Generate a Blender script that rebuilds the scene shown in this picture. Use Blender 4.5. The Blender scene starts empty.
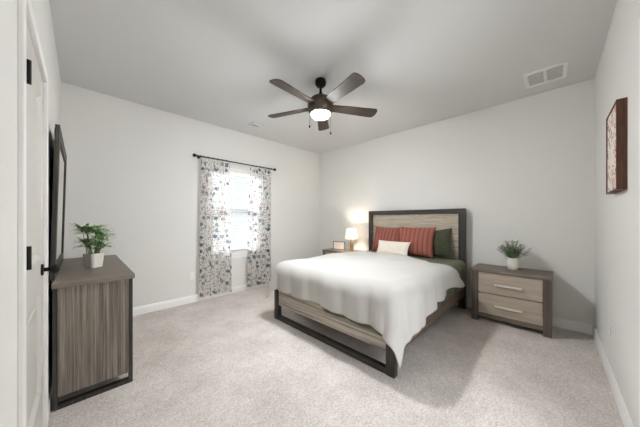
import bpy, bmesh, math, random
from mathutils import Vector, Matrix, noise

S = bpy.context.scene
COL = S.collection
random.seed(7)
PI = math.pi

# ---------------------------------------------------------------- camera
cam_data = bpy.data.cameras.new('camera')
cam = bpy.data.objects.new('camera', cam_data)
COL.objects.link(cam)
cam.location = (0, 0, 1.228)
cam.rotation_euler = (PI / 2, 0, math.radians(-45.32))
cam_data.sensor_width = 36
cam_data.lens = 13.303
cam_data.shift_y = 0.01016
cam_data.clip_start = 0.02
S.camera = cam

# ---------------------------------------------------------------- light and exposure
FAN_EMIT = 225.0
LAMP_EMIT = 6.5
SKY_HIGH = 54.0
SKY_LOW = 0.56
HALL_FILL_W = 27.0
S.view_settings.view_transform = 'Standard'
S.view_settings.look = 'None'
S.view_settings.gamma = 1
S.view_settings.exposure = 0.96
try:
    S.cycles.use_denoising = True
    S.cycles.max_bounces = 12
    S.cycles.diffuse_bounces = 8
    S.cycles.transparent_max_bounces = 16
    S.cycles.sample_clamp_indirect = 8
    S.cycles.caustics_reflective = False
    S.cycles.caustics_refractive = False
except Exception:
    pass
world = bpy.data.worlds.new('sky')
S.world = world
world.use_nodes = True
bg = world.node_tree.nodes['Background']
bg.inputs[0].default_value = (0.93, 0.965, 1.0, 1)
_nt = world.node_tree
_tc = _nt.nodes.new('ShaderNodeTexCoord')
_sp = _nt.nodes.new('ShaderNodeSeparateXYZ')
_mr = _nt.nodes.new('ShaderNodeMapRange')          # bright sky overhead, hazy pale horizon
_mr.interpolation_type = 'SMOOTHSTEP'
_mr.inputs['From Min'].default_value = 0.20
_mr.inputs['From Max'].default_value = 0.40
_mr.inputs['To Min'].default_value = SKY_LOW
_mr.inputs['To Max'].default_value = SKY_HIGH
_nt.links.new(_tc.outputs['Generated'], _sp.inputs[0])
_nt.links.new(_sp.outputs[2], _mr.inputs[0])
_nt.links.new(_mr.outputs[0], bg.inputs[1])


def area(name, loc, rot, sx, sy, w, col):
    d = bpy.data.lights.new(name, 'AREA')
    d.shape = 'RECTANGLE'
    d.size = sx
    d.size_y = sy
    d.energy = w
    d.color = col
    o = bpy.data.objects.new(name, d)
    o.location = loc
    o.rotation_euler = rot
    COL.objects.link(o)
    return o


area('hall_fill_light', (1.27, -1.38, 1.25), (PI / 2, 0, math.radians(-18)), 1.3, 2.1, HALL_FILL_W, (0.90, 0.95, 1.0))  # added cool fill light, unseen, shining in through the added doorway

# ---------------------------------------------------------------- materials


def mat(name):
    m = bpy.data.materials.new(name)
    m.use_nodes = True
    nt = m.node_tree
    return m, nt, nt.nodes['Principled BSDF']


def rgb(c):
    """sRGB 0-255 -> linear"""
    return tuple(((v / 255) / 12.92 if v / 255 <= .04045 else ((v / 255 + .055) / 1.055) ** 2.4) for v in c) + (1,)


def nd(nt, t, **kw):
    n = nt.nodes.new(t)
    for k, v in kw.items():
        if k.startswith('i_'):
            n.inputs[int(k[2:]) if k[2:].isdigit() else k[2:]].default_value = v
        else:
            setattr(n, k, v)
    return n


def ramp(nt, stops):
    r = nt.nodes.new('ShaderNodeValToRGB')
    el = r.color_ramp.elements
    while len(el) < len(stops):
        el.new(0.5)
    for e, (p, c) in zip(el, stops):
        e.position = p
        e.color = c
    return r


def bump(nt, b, height, strength, dist=0.01):
    n = nd(nt, 'ShaderNodeBump')
    n.inputs['Strength'].default_value = strength
    n.inputs['Distance'].default_value = dist
    nt.links.new(height, n.inputs['Height'])
    nt.links.new(n.outputs[0], b.inputs['Normal'])


def plain(name, c, rough=0.5, metal=0.0, var=0.05, scale=30, bmp=0.0):
    m, nt, b = mat(name)
    tc = nd(nt, 'ShaderNodeTexCoord')
    no = nd(nt, 'ShaderNodeTexNoise')
    no.inputs['Scale'].default_value = scale
    no.inputs['Detail'].default_value = 4
    nt.links.new(tc.outputs['Object'], no.inputs['Vector'])
    l = rgb(c)
    lo = tuple(v * (1 - var) for v in l[:3]) + (1,)
    hi = tuple(min(1, v * (1 + var)) for v in l[:3]) + (1,)
    r = ramp(nt, [(0.3, lo), (0.7, hi)])
    nt.links.new(no.outputs[0], r.inputs[0])
    nt.links.new(r.outputs[0], b.inputs['Base Color'])
    b.inputs['Roughness'].default_value = rough
    b.inputs['Metallic'].default_value = metal
    if bmp:
        bump(nt, b, no.outputs[0], bmp, 0.004)
    return m


def wood(name, axis, stops, across=55, along=1.6, rough=0.55, bmp=0.25, fine=6.0, fine_w=0.35):
    m, nt, b = mat(name)
    tc = nd(nt, 'ShaderNodeTexCoord')
    outs = []
    for k, (ac, al) in enumerate(((across, along), (across * fine, along * 6))):
        mp = nd(nt, 'ShaderNodeMapping')
        sc = [ac, ac, ac]
        sc['xyz'.index(axis)] = al
        mp.inputs['Scale'].default_value = sc
        nt.links.new(tc.outputs['Object'], mp.inputs['Vector'])
        no = nd(nt, 'ShaderNodeTexNoise')
        no.inputs['Scale'].default_value = 1
        no.inputs['Detail'].default_value = 5
        no.inputs['Roughness'].default_value = 0.6
        no.inputs['Distortion'].default_value = 0.4 if k == 0 else 0
        nt.links.new(mp.outputs[0], no.inputs['Vector'])
        outs.append(no.outputs[0])
    mx = nd(nt, 'ShaderNodeMix', data_type='FLOAT')
    mx.inputs[0].default_value = fine_w
    nt.links.new(outs[0], mx.inputs[2])
    nt.links.new(outs[1], mx.inputs[3])
    r = ramp(nt, [(p, rgb(c)) for p, c in stops])
    nt.links.new(mx.outputs[0], r.inputs[0])
    nt.links.new(r.outputs[0], b.inputs['Base Color'])
    b.inputs['Roughness'].default_value = rough
    bump(nt, b, mx.outputs[0], bmp, 0.003)
    return m


def wall_paint(name, c):
    m, nt, b = mat(name)
    tc = nd(nt, 'ShaderNodeTexCoord')
    no = nd(nt, 'ShaderNodeTexNoise')
    no.inputs['Scale'].default_value = 140
    no.inputs['Detail'].default_value = 3
    nt.links.new(tc.outputs['Object'], no.inputs['Vector'])
    b.inputs['Base Color'].default_value = rgb(c)
    b.inputs['Roughness'].default_value = 0.85
    bump(nt, b, no.outputs[0], 0.12, 0.002)
    return m


M = {}
M['wall'] = wall_paint('wall_paint', (224, 223, 219))
M['ceiling'] = wall_paint('ceiling_paint', (212, 212, 211))
M['trim'] = plain('trim_paint', (243, 242, 240), 0.4, var=0.01)
M['door'] = plain('door_paint', (204, 201, 195), 0.42, var=0.01)
M['white_plastic'] = plain('white_plastic', (236, 235, 230), 0.35, var=0.01)
M['vinyl'] = plain('window_vinyl', (238, 240, 242), 0.35, var=0.01)
M['black_metal'] = plain('black_metal', (24, 22, 21), 0.4, metal=0.6, var=0.1)
M['black'] = plain('black_backing', (20, 19, 19), 0.7, var=0.1)
M['nickel'] = plain('brushed_nickel', (222, 216, 206), 0.5, metal=0.3, var=0.04)
M['dark_slot'] = plain('dark_slot', (132, 133, 136), 0.8)

DK = [(0.28, (58, 51, 44)), (0.5, (92, 83, 74)), (0.72, (124, 113, 101))]
DKF = [(0.34, (22, 19, 16)), (0.5, (46, 41, 36)), (0.68, (82, 74, 65))]
GR = [(0.25, (140, 124, 108)), (0.5, (172, 157, 140)), (0.75, (200, 187, 170))]
M['dresser_side'] = wood('dresser_side_wood', 'z', [(0.36, (72, 65, 57)), (0.5, (120, 111, 101)), (0.64, (156, 147, 136))], across=85, along=1.1)
M['dresser_top'] = wood('dresser_top_wood', 'x', [(0.25, (98, 88, 79)), (0.5, (122, 112, 102)), (0.75, (145, 134, 123))], across=45, along=1.6)
M['dresser_front'] = wood('dresser_front_wood', 'y', GR)
M['dark_z'] = wood('dark_oak_upright', 'z', DKF, across=45, along=1.6)
M['dark_y'] = wood('dark_oak_crosswise', 'y', DKF, across=45, along=1.6)
M['dark_x'] = wood('dark_oak_lengthwise', 'x', DK, across=45, along=1.6)
M['ns_top'] = wood('nightstand_top_wood', 'y', [(0.25, (84, 75, 66)), (0.5, (110, 100, 90)), (0.75, (136, 125, 113))], across=45, along=1.6)
M['ns_post'] = wood('nightstand_post_wood', 'z', [(0.25, (60, 53, 46)), (0.5, (88, 80, 71)), (0.75, (118, 108, 97))], across=45, along=1.6)
M['ns_drawer'] = wood('nightstand_drawer_wood', 'y', [(0.25, (148, 135, 121)), (0.5, (174, 161, 147)), (0.75, (194, 182, 168))], across=30, along=1.2)
M['head_panel'] = wood('headboard_panel_wood', 'y', [(0.32, (112, 101, 87)), (0.46, (168, 157, 140)), (0.66, (196, 186, 170))], across=40, along=2.2, fine_w=0.5)
M['foot_panel'] = wood('footboard_panel_wood', 'y', [(0.34, (82, 74, 66)), (0.47, (154, 145, 133)), (0.58, (190, 181, 168)), (0.7, (136, 127, 115))], across=66, along=1.1, fine_w=0.25, bmp=0.5)
M['rail'] = wood('bed_rail_wood', 'x', [(0.3, (62, 52, 43)), (0.5, (98, 85, 72)), (0.7, (128, 113, 97))], across=40, along=1.4)
M['blade'] = wood('fan_blade_wood', 'x', [(0.3, (36, 28, 20)), (0.5, (56, 45, 34)), (0.7, (76, 63, 49))], across=50, along=2, bmp=0.1, rough=.6)
M['pendant'] = plain('dark_pendant', (3, 3, 3), 1.0)
M['pendant'].node_tree.nodes['Principled BSDF'].inputs['Specular IOR Level'].default_value = 0.02
M['bronze'] = plain('fan_bronze', (78, 68, 58), 0.38, metal=0.5, var=0.08)
M['art_frame'] = wood('art_frame_wood', 'z', [(0.3, (48, 27, 18)), (0.5, (86, 50, 33)), (0.7, (120, 76, 52))], across=60, along=3)
M['art_edge'] = wood('art_frame_grey_edge', 'x', [(0.3, (84, 74, 64)), (0.6, (120, 108, 96))], across=60, along=3)
M['picture_frame'] = wood('picture_frame_wood', 'y', [(0.3, (74, 52, 36)), (0.6, (112, 82, 58))], across=80, along=4)
M['lamp_wood'] = wood('lamp_stem_wood', 'z', [(0.3, (108, 84, 62)), (0.6, (150, 122, 94))], across=60, along=3)


def carpet():
    m, nt, b = mat('carpet_pile')
    tc = nd(nt, 'ShaderNodeTexCoord')

    def ns(scale, detail=4, rough=.6):
        n = nd(nt, 'ShaderNodeTexNoise')
        n.inputs['Scale'].default_value = scale
        n.inputs['Detail'].default_value = detail
        n.inputs['Roughness'].default_value = rough
        nt.links.new(tc.outputs['Object'], n.inputs['Vector'])
        return n
    big, mid, fine = ns(2.6, 5, .7), ns(26, 6, .85), ns(75, 5, .9)
    m1 = nd(nt, 'ShaderNodeMix', data_type='FLOAT')
    m1.inputs[0].default_value = .5
    nt.links.new(big.outputs[0], m1.inputs[2])
    nt.links.new(mid.outputs[0], m1.inputs[3])
    m2 = nd(nt, 'ShaderNodeMix', data_type='FLOAT')
    m2.inputs[0].default_value = .6
    nt.links.new(m1.outputs[0], m2.inputs[2])
    nt.links.new(fine.outputs[0], m2.inputs[3])
    r = ramp(nt, [(0.36, rgb((140, 131, 125))), (0.5, rgb((204, 195, 189))), (0.62, rgb((244, 237, 232)))])
    nt.links.new(m2.outputs[0], r.inputs[0])
    nt.links.new(r.outputs[0], b.inputs['Base Color'])
    b.inputs['Roughness'].default_value = 0.95
    try:
        b.inputs['Sheen Weight'].default_value = 0.15
    except Exception:
        pass
    bump(nt, b, m2.outputs[0], 0.7, 0.012)
    return m


M['carpet'] = carpet()


def fabric(name, c, var=.06, scale=180, bmp=.3, rough=.9, sheen=.1):
    m = plain(name, c, rough, var=var, scale=scale, bmp=bmp)
    try:
        m.node_tree.nodes['Principled BSDF'].inputs['Sheen Weight'].default_value = sheen
    except Exception:
        pass
    return m


M['white_cotton'] = fabric('white_cotton', (188, 186, 182), var=.012, scale=60, bmp=.12)
M['mattress'] = fabric('mattress_ticking', (225, 222, 216))
M['green'] = fabric('olive_green_cotton', (84, 86, 60), var=.14, scale=40)
M['green_pillow'] = fabric('dark_green_velvet', (60, 63, 42), var=.2, scale=25, bmp=.15, sheen=.3)


def knit(name, c1, c2, sx, sz, kind):
    m, nt, b = mat(name)
    tc = nd(nt, 'ShaderNodeTexCoord')
    mp = nd(nt, 'ShaderNodeMapping')
    nt.links.new(tc.outputs['UV'], mp.inputs['Vector'])
    mp.inputs['Scale'].default_value = (sx, sz, 1)
    if kind == 'chevron':
        sx_ = nd(nt, 'ShaderNodeSeparateXYZ')
        nt.links.new(mp.outputs[0], sx_.inputs[0])

        def mth(op, a, b=None):
            q = nd(nt, 'ShaderNodeMath', operation=op)
            for k_, v_ in enumerate((a, b)):
                if v_ is None:
                    continue
                if isinstance(v_, (int, float)):
                    q.inputs[k_].default_value = v_
                else:
                    nt.links.new(v_, q.inputs[k_])
            return q.outputs[0]
        col_ = mth('ABSOLUTE', mth('SUBTRACT', mth('MULTIPLY', mth('FRACT', sx_.outputs[0]), 2), 1))
        row_ = mth('SINE', mth('MULTIPLY', mth('ADD', sx_.outputs[1], mth('MULTIPLY', col_, .9)), 2 * PI))
        dome = mth('SUBTRACT', 1, mth('POWER', col_, 3))
        w_out = mth('ADD', mth('MULTIPLY', dome, .62), mth('MULTIPLY', mth('MULTIPLY', row_, dome), .34))
        out = w_out
    else:
        w = nd(nt, 'ShaderNodeTexVoronoi')
        w.inputs['Scale'].default_value = 1
        nt.links.new(mp.outputs[0], w.inputs['Vector'])
        out = w.outputs[0]
    r = ramp(nt, [(0.05, rgb(c1)), (0.9, rgb(c2))])
    nt.links.new(out, r.inputs[0])
    nt.links.new(r.outputs[0], b.inputs['Base Color'])
    b.inputs['Roughness'].default_value = .95
    bump(nt, b, out, .6, .006)
    return m


M['rust_knit'] = knit('rust_knit', (112, 60, 50), (166, 102, 88), 8, 13, 'chevron')
M['cream_knit'] = knit('cream_knit', (226, 218, 205), (206, 196, 182), 34, 16, 'dots')


def curtain_mat():
    m, nt, b = mat('floral_curtain_fabric')
    tc = nd(nt, 'ShaderNodeTexCoord')
    mp = nd(nt, 'ShaderNodeMapping')
    nt.links.new(tc.outputs['UV'], mp.inputs['Vector'])
    base = rgb((240, 238, 234))
    cur = None

    def layer(prev, scale, thr, cols, seed, rnd_min):
        mq = nd(nt, 'ShaderNodeMapping')
        mq.inputs['Location'].default_value = (seed, seed * 1.7, 0)
        mq.inputs['Scale'].default_value = (scale, scale, 1)
        nt.links.new(mp.outputs[0], mq.inputs['Vector'])
        no = nd(nt, 'ShaderNodeTexNoise')
        no.inputs['Scale'].default_value = 3.2
        nt.links.new(mq.outputs[0], no.inputs['Vector'])
        ad = nd(nt, 'ShaderNodeMix', data_type='RGBA', blend_type='LINEAR_LIGHT')
        ad.inputs[0].default_value = .28
        nt.links.new(mq.outputs[0], ad.inputs[6])
        nt.links.new(no.outputs[1], ad.inputs[7])
        v = nd(nt, 'ShaderNodeTexVoronoi')
        v.voronoi_dimensions = '2D'
        v.inputs['Scale'].default_value = 1
        nt.links.new(ad.outputs[2], v.inputs['Vector'])
        sep = nd(nt, 'ShaderNodeSeparateColor')
        nt.links.new(v.outputs['Color'], sep.inputs[0])
        less = nd(nt, 'ShaderNodeMath', operation='LESS_THAN')
        less.inputs[1].default_value = thr
        nt.links.new(v.outputs['Distance'], less.inputs[0])
        gt = nd(nt, 'ShaderNodeMath', operation='GREATER_THAN')
        gt.inputs[1].default_value = rnd_min
        nt.links.new(sep.outputs[1], gt.inputs[0])
        mk = nd(nt, 'ShaderNodeMath', operation='MULTIPLY')
        nt.links.new(less.outputs[0], mk.inputs[0])
        nt.links.new(gt.outputs[0], mk.inputs[1])
        r = ramp(nt, [(i / len(cols), rgb(c)) for i, c in enumerate(cols)])
        r.color_ramp.interpolation = 'CONSTANT'
        nt.links.new(sep.outputs[0], r.inputs[0])
        mx = nd(nt, 'ShaderNodeMix', data_type='RGBA')
        nt.links.new(mk.outputs[0], mx.inputs[0])
        if prev is None:
            mx.inputs[6].default_value = base
        else:
            nt.links.new(prev, mx.inputs[6])
        nt.links.new(r.outputs[0], mx.inputs[7])
        return mx.outputs[2]
    cur = layer(None, 30, .27, [(208, 186, 172), (176, 178, 174), (194, 156, 142), (160, 166, 170)], 3.1, .5)
    cur = layer(cur, 42, .22, [(130, 134, 138), (172, 142, 128), (150, 154, 144)], 8.7, .55)
    cur = layer(cur, 10.5, .30, [(118, 132, 146), (96, 106, 120), (150, 160, 168), (172, 154, 148)], 5.3, .42)
    cur = layer(cur, 22, .16, [(76, 84, 96), (130, 92, 80)], 1.9, .5)
    b.inputs['Roughness'].default_value = .9
    nt.links.new(cur, b.inputs['Base Color'])
    tr = nd(nt, 'ShaderNodeBsdfTranslucent')
    nt.links.new(cur, tr.inputs[0])
    tp = nd(nt, 'ShaderNodeBsdfTransparent')
    m1 = nd(nt, 'ShaderNodeMixShader')
    m1.inputs[0].default_value = .42
    nt.links.new(b.outputs[0], m1.inputs[1])
    nt.links.new(tr.outputs[0], m1.inputs[2])
    m2 = nd(nt, 'ShaderNodeMixShader')
    m2.inputs[0].default_value = .16
    nt.links.new(m1.outputs[0], m2.inputs[1])
    nt.links.new(tp.outputs[0], m2.inputs[2])
    nt.links.new(m2.outputs[0], nt.nodes['Material Output'].inputs[0])
    return m


M['curtain'] = curtain_mat()


def translucent(name, c, amt):
    m, nt, b = mat(name)
    b.inputs['Base Color'].default_value = rgb(c)
    b.inputs['Roughness'].default_value = .6
    tr = nd(nt, 'ShaderNodeBsdfTranslucent')
    tr.inputs[0].default_value = rgb(c)
    m1 = nd(nt, 'ShaderNodeMixShader')
    m1.inputs[0].default_value = amt
    nt.links.new(b.outputs[0], m1.inputs[1])
    nt.links.new(tr.outputs[0], m1.inputs[2])
    nt.links.new(m1.outputs[0], nt.nodes['Material Output'].inputs[0])
    return m


M['blind'] = translucent('blind_slat', (214, 216, 217), .22)
M['shade'] = translucent('lamp_shade_linen', (250, 246, 238), .55)


def emit(name, c, s):
    m, nt, b = mat(name)
    b.inputs['Base Color'].default_value = rgb(c)
    b.inputs['Emission Color'].default_value = rgb(c)
    b.inputs['Emission Strength'].default_value = s
    return m


M['globe'] = emit('lit_opal_glass', (249, 251, 253), FAN_EMIT)
M['bulb'] = emit('lit_bulb', (255, 238, 218), LAMP_EMIT * 30)


def glass():
    m, nt, b = mat('window_glass')
    tp = nd(nt, 'ShaderNodeBsdfTransparent')
    gl = nd(nt, 'ShaderNodeBsdfGlossy')
    gl.inputs['Roughness'].default_value = 0.02
    fr = nd(nt, 'ShaderNodeFresnel')
    fr.inputs[0].default_value = 1.45
    mx = nd(nt, 'ShaderNodeMixShader')
    nt.links.new(fr.outputs[0], mx.inputs[0])
    nt.links.new(tp.outputs[0], mx.inputs[1])
    nt.links.new(gl.outputs[0], mx.inputs[2])
    nt.links.new(mx.outputs[0], nt.nodes['Material Output'].inputs[0])
    return m


M['glass'] = glass()
m_, nt_, b_ = mat('mirror_silver')
b_.inputs['Metallic'].default_value = 1
b_.inputs['Roughness'].default_value = 0.03
b_.inputs['Base Color'].default_value = (.86, .87, .87, 1)
M['mirror'] = m_


def art_mat():
    m, nt, b = mat('floral_art_print')
    tc = nd(nt, 'ShaderNodeTexCoord')

    def mask(scale, lo, hi, kind='noise', seed=0.0):
        mq = nd(nt, 'ShaderNodeMapping')
        mq.inputs['Location'].default_value = (seed, seed, seed)
        nt.links.new(tc.outputs['Object'], mq.inputs['Vector'])
        if kind == 'noise':
            n = nd(nt, 'ShaderNodeTexNoise')
            n.inputs['Detail'].default_value = 3
        else:
            n = nd(nt, 'ShaderNodeTexVoronoi', feature='DISTANCE_TO_EDGE')
        n.inputs['Scale'].default_value = scale
        nt.links.new(mq.outputs[0], n.inputs['Vector'])
        r = ramp(nt, [(lo, (0, 0, 0, 1)), (hi, (1, 1, 1, 1))])
        nt.links.new(n.outputs[0], r.inputs[0])
        return r.outputs[0]

    def mixc(f, a, bcol):
        mx = nd(nt, 'ShaderNodeMix', data_type='RGBA')
        nt.links.new(f, mx.inputs[0])
        if isinstance(a, tuple):
            mx.inputs[6].default_value = a
        else:
            nt.links.new(a, mx.inputs[6])
        mx.inputs[7].default_value = bcol
        return mx.outputs[2]
    c = mixc(mask(14, .585, .64, seed=2.2), rgb((232, 224, 212)), rgb((222, 150, 150)))
    c = mixc(mask(24, .62, .66, seed=5.1), c, rgb((186, 84, 92)))
    c = mixc(mask(26, .60, .63, seed=9.4), c, rgb((92, 102, 92)))
    c = mixc(mask(38, .62, .65, seed=13.4), c, rgb((52, 48, 50)))
    nt.links.new(c, b.inputs['Base Color'])
    b.inputs['Roughness'].default_value = .6
    return m


M['art'] = art_mat()


def leaf_mat(name, c1, c2, scale=20):
    m, nt, b = mat(name)
    tc = nd(nt, 'ShaderNodeTexCoord')
    n = nd(nt, 'ShaderNodeTexNoise')
    n.inputs['Scale'].default_value = scale
    nt.links.new(tc.outputs['Object'], n.inputs['Vector'])
    r = ramp(nt, [(0.35, rgb(c1)), (0.65, rgb(c2))])
    nt.links.new(n.outputs[0], r.inputs[0])
    nt.links.new(r.outputs[0], b.inputs['Base Color'])
    b.inputs['Roughness'].default_value = .45
    return m


M['leaf'] = leaf_mat('plant_leaf', (104, 146, 88), (188, 214, 156), 45)
M['sage'] = leaf_mat('sage_leaf', (84, 116, 74), (168, 192, 150), 60)
M['lavender'] = leaf_mat('lavender_bud', (112, 98, 108), (164, 150, 164), 60)
M['stem'] = plain('stem_green', (92, 110, 72), .6)
M['soil'] = plain('potting_soil', (52, 40, 32), .95, var=.3, scale=120, bmp=.6)
M['pot'] = plain('white_ceramic_pot', (230, 226, 216), .5, var=.03, scale=60, bmp=.25)
M['paper'] = plain('pale_picture_paper', (240, 228, 216), .7, var=.03, scale=18)

# ---------------------------------------------------------------- mesh helpers
ORG = {}


def origin(o):
    return ORG.get(o, Vector((0, 0, 0))) if o else Vector((0, 0, 0))


class MB:
    """collects shapes in world coordinates and links them as one mesh object"""

    def __init__(s):
        s.bm = bmesh.new()

    def merge(s, other, mx=None):
        if mx is not None:
            other.transform(mx)
        me = bpy.data.meshes.new('tmp')
        other.to_mesh(me)
        s.bm.from_mesh(me)
        bpy.data.meshes.remove(me)
        other.free()

    def box(s, x0, x1, y0, y1, z0, z1, bev=0.003, mx=None):
        b = bmesh.new()
        bmesh.ops.create_cube(b, size=1)
        for v in b.verts:
            v.co = Vector(((x0 + x1) / 2 + v.co.x * (x1 - x0), (y0 + y1) / 2 + v.co.y * (y1 - y0), (z0 + z1) / 2 + v.co.z * (z1 - z0)))
        if bev:
            bmesh.ops.bevel(b, geom=list(b.edges), offset=bev, segments=2, affect='EDGES', profile=0.6)
        s.merge(b, mx)
        return s

    def cyl(s, p0, p1, r0, r1=None, seg=20, mx=None):
        p0, p1 = Vector(p0), Vector(p1)
        r1 = r0 if r1 is None else r1
        d = p1 - p0
        b = bmesh.new()
        bmesh.ops.create_cone(b, cap_ends=True, segments=seg, radius1=r0, radius2=r1, depth=d.length)
        q = Vector((0, 0, 1)).rotation_difference(d.normalized())
        m = Matrix.Translation((p0 + p1) / 2) @ q.to_matrix().to_4x4()
        b.transform(m)
        s.merge(b, mx)
        return s

    def lathe(s, prof, c, seg=28, mx=None, close=False):
        """prof: (r, z) list; c: world centre (x, y, z0)"""
        b = bmesh.new()
        rings = []
        for r, z in prof:
            rings.append([b.verts.new((c[0] + r * math.cos(2 * PI * k / seg), c[1] + r * math.sin(2 * PI * k / seg), c[2] + z)) for k in range(seg)])
        for a, d in zip(rings, rings[1:]):
            for k in range(seg):
                b.faces.new((a[k], a[(k + 1) % seg], d[(k + 1) % seg], d[k]))
        if not close:
            b.faces.new(rings[0][::-1])
            b.faces.new(rings[-1])
        bmesh.ops.recalc_face_normals(b, faces=list(b.faces))
        s.merge(b, mx)
        return s

    def sphere(s, c, r, sz=(1, 1, 1), seg=20):
        b = bmesh.new()
        bmesh.ops.create_uvsphere(b, u_segments=seg, v_segments=seg // 2, radius=r)
        for v in b.verts:
            v.co = Vector((c[0] + v.co.x * sz[0], c[1] + v.co.y * sz[1], c[2] + v.co.z * sz[2]))
        s.merge(b)
        return s

    def tube(s, pts, r, seg=8):
        for a, b in zip(pts, pts[1:]):
            s.cyl(a, b, r, seg=seg)
        return s

    def prism(s, poly, z0, z1, mx=None, bev=0):
        """poly in xy, extruded z0..z1"""
        b = bmesh.new()
        lo = [b.verts.new((x, y, z0)) for x, y in poly]
        hi = [b.verts.new((x, y, z1)) for x, y in poly]
        n = len(poly)
        b.faces.new(lo[::-1])
        b.faces.new(hi)
        for k in range(n):
            b.faces.new((lo[k], lo[(k + 1) % n], hi[(k + 1) % n], hi[k]))
        bmesh.ops.recalc_face_normals(b, faces=list(b.faces))
        if bev:
            bmesh.ops.bevel(b, geom=list(b.edges), offset=bev, segments=2, affect='EDGES')
        s.merge(b, mx)
        return s

    def grid(s, fn, nu, nv, uv=False, wrap=False):
        uvl = s.bm.loops.layers.uv.verify()
        vs = [[s.bm.verts.new(fn(i / nu, j / nv)) for j in range(nv + 1)] for i in range(nu + 1)]
        for i in range(nu):
            for j in range(nv):
                f = s.bm.faces.new((vs[i][j], vs[i + 1][j], vs[i + 1][j + 1], vs[i][j + 1]))
                for lp, (a, c) in zip(f.loops, ((i, j), (i + 1, j), (i + 1, j + 1), (i, j + 1))):
                    lp[uvl].uv = uv(a / nu, c / nv) if uv else (a / nu, c / nv)
        return s

    def face(s, pts):
        s.bm.faces.new([s.bm.verts.new(p) for p in pts])
        return s

    def build(s, name, m, parent=None, at=None, smooth=False, weld=False):
        if weld:
            bmesh.ops.remove_doubles(s.bm, verts=list(s.bm.verts), dist=1e-5)
            bmesh.ops.recalc_face_normals(s.bm, faces=list(s.bm.faces))
        po = origin(parent)
        o_at = Vector(at) if at is not None else po
        if parent and at is None:
            o_at = po
        for v in s.bm.verts:
            v.co -= o_at
        me = bpy.data.meshes.new(name)
        s.bm.to_mesh(me)
        s.bm.free()
        me.materials.append(m)
        if smooth:
            for p in me.polygons:
                p.use_smooth = True
            try:
                me.set_sharp_from_angle(angle=math.radians(40))
            except Exception:
                pass
        o = bpy.data.objects.new(name, me)
        COL.objects.link(o)
        if parent:
            o.parent = parent
            o.location = o_at - po
        else:
            o.location = o_at
        ORG[o] = o_at.copy()
        return o


def thing(name, label, cat, loc, group=None):
    o = bpy.data.objects.new(name, None)
    o.empty_display_size = 0.1
    o.location = loc
    COL.objects.link(o)
    ORG[o] = Vector(loc)
    tag(o, label, cat, group)
    return o


def tag(o, label, cat, group=None):
    o['label'] = label
    o['category'] = cat
    if group:
        o['group'] = group
    return o


def struct(o, label=None):
    o['kind'] = 'structure'
    if label:
        o['label'] = label
    return o


def copy_tree(o, parent=None):
    c = o.copy()
    COL.objects.link(c)
    if parent:
        c.parent = parent
    for ch in list(o.children):
        copy_tree(ch, c)
    return c


# ---------------------------------------------------------------- room shell
XL, XH, YR, YW, ZC = -0.153, 3.855, -0.31, 3.835, 2.74
T = 0.12
WX0, WX1, WZ0, WZ1 = 1.40, 2.36, 0.66, 2.10          # window opening
DX0, DX1, DZ = 0.84, 1.84, 2.14                     # out-of-view doorway added in the right wall to admit the fill light
LY0, LY1, LDZ = 1.373, 2.125, 2.035                   # closet door in the left wall

struct(MB().box(XL - T, XH + T, -1.75, YW + T, -0.12, 0, 0).build('floor', M['carpet']), 'pale greige cut pile carpet floor')
struct(MB().box(XL - T, XH + T, -1.75, YW + T, ZC, ZC + .1, 0).build('ceiling', M['ceiling']), 'flat pale grey painted ceiling')
w = MB()
w.box(XL - T, XL, -1.75, LY0 - .012, 0, ZC, 0).box(XL - T, XL, LY1 + .012, YW + T, 0, ZC, 0).box(XL - T, XL, LY0 - .012, LY1 + .012, LDZ + .012, ZC, 0)
w.box(XL - T, XL - .07, LY0 - .012, LY1 + .012, 0, LDZ + .012, 0)
struct(w.build('wall_left', M['wall']), 'left wall with the white panelled door')
w = MB()
w.box(XL, WX0, YW, YW + T, 0, ZC, 0).box(WX1, XH + T, YW, YW + T, 0, ZC, 0).box(WX0, WX1, YW, YW + T, 0, WZ0, 0).box(WX0, WX1, YW, YW + T, WZ1, ZC, 0)
struct(w.build('wall_back', M['wall']), 'greige wall with the curtained window')
struct(MB().box(XH, XH + T, YR - T, YW, 0, ZC, 0).build('wall_headboard', M['wall']), 'greige wall behind the bed headboard')
w = MB()
w.box(XL, DX0, YR - T, YR, 0, ZC, 0).box(DX1, XH, YR - T, YR, 0, ZC, 0).box(DX0, DX1, YR - T, YR, DZ, ZC, 0)
struct(w.build('wall_right', M['wall']), 'right wall carrying the framed art')
struct(MB().box(XL, 2.20, -1.75, -1.63, 0, ZC, 0).build('wall_added_hall_back', M['wall']))  # unseen hall added to house the fill light
struct(MB().box(2.20, 2.32, -1.75, YR - T, 0, ZC, 0).build('wall_added_hall_right', M['wall']))

# baseboards
BH = 0.105


def baseboard(name, p0, p1, nrm):
    """p0->p1 along the wall; nrm points into the room"""
    p0, p1, n = Vector((*p0, 0)), Vector((*p1, 0)), Vector((*nrm, 0))
    prof = [(0, 0), (.014, 0), (.014, BH - .03), (.011, BH - .022), (.009, BH - .008), (.005, BH), (0, BH)]
    m = MB()
    a = [m.bm.verts.new(p0 + n * d + Vector((0, 0, z))) for d, z in prof]
    b = [m.bm.verts.new(p1 + n * d + Vector((0, 0, z))) for d, z in prof]
    k = len(prof)
    for i in range(k):
        m.bm.faces.new((a[i], a[(i + 1) % k], b[(i + 1) % k], b[i]))
    m.bm.faces.new(a)
    m.bm.faces.new(b)
    bmesh.ops.recalc_face_normals(m.bm, faces=list(m.bm.faces))
    struct(m.build(name, M['trim']), 'white painted baseboard')


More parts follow.
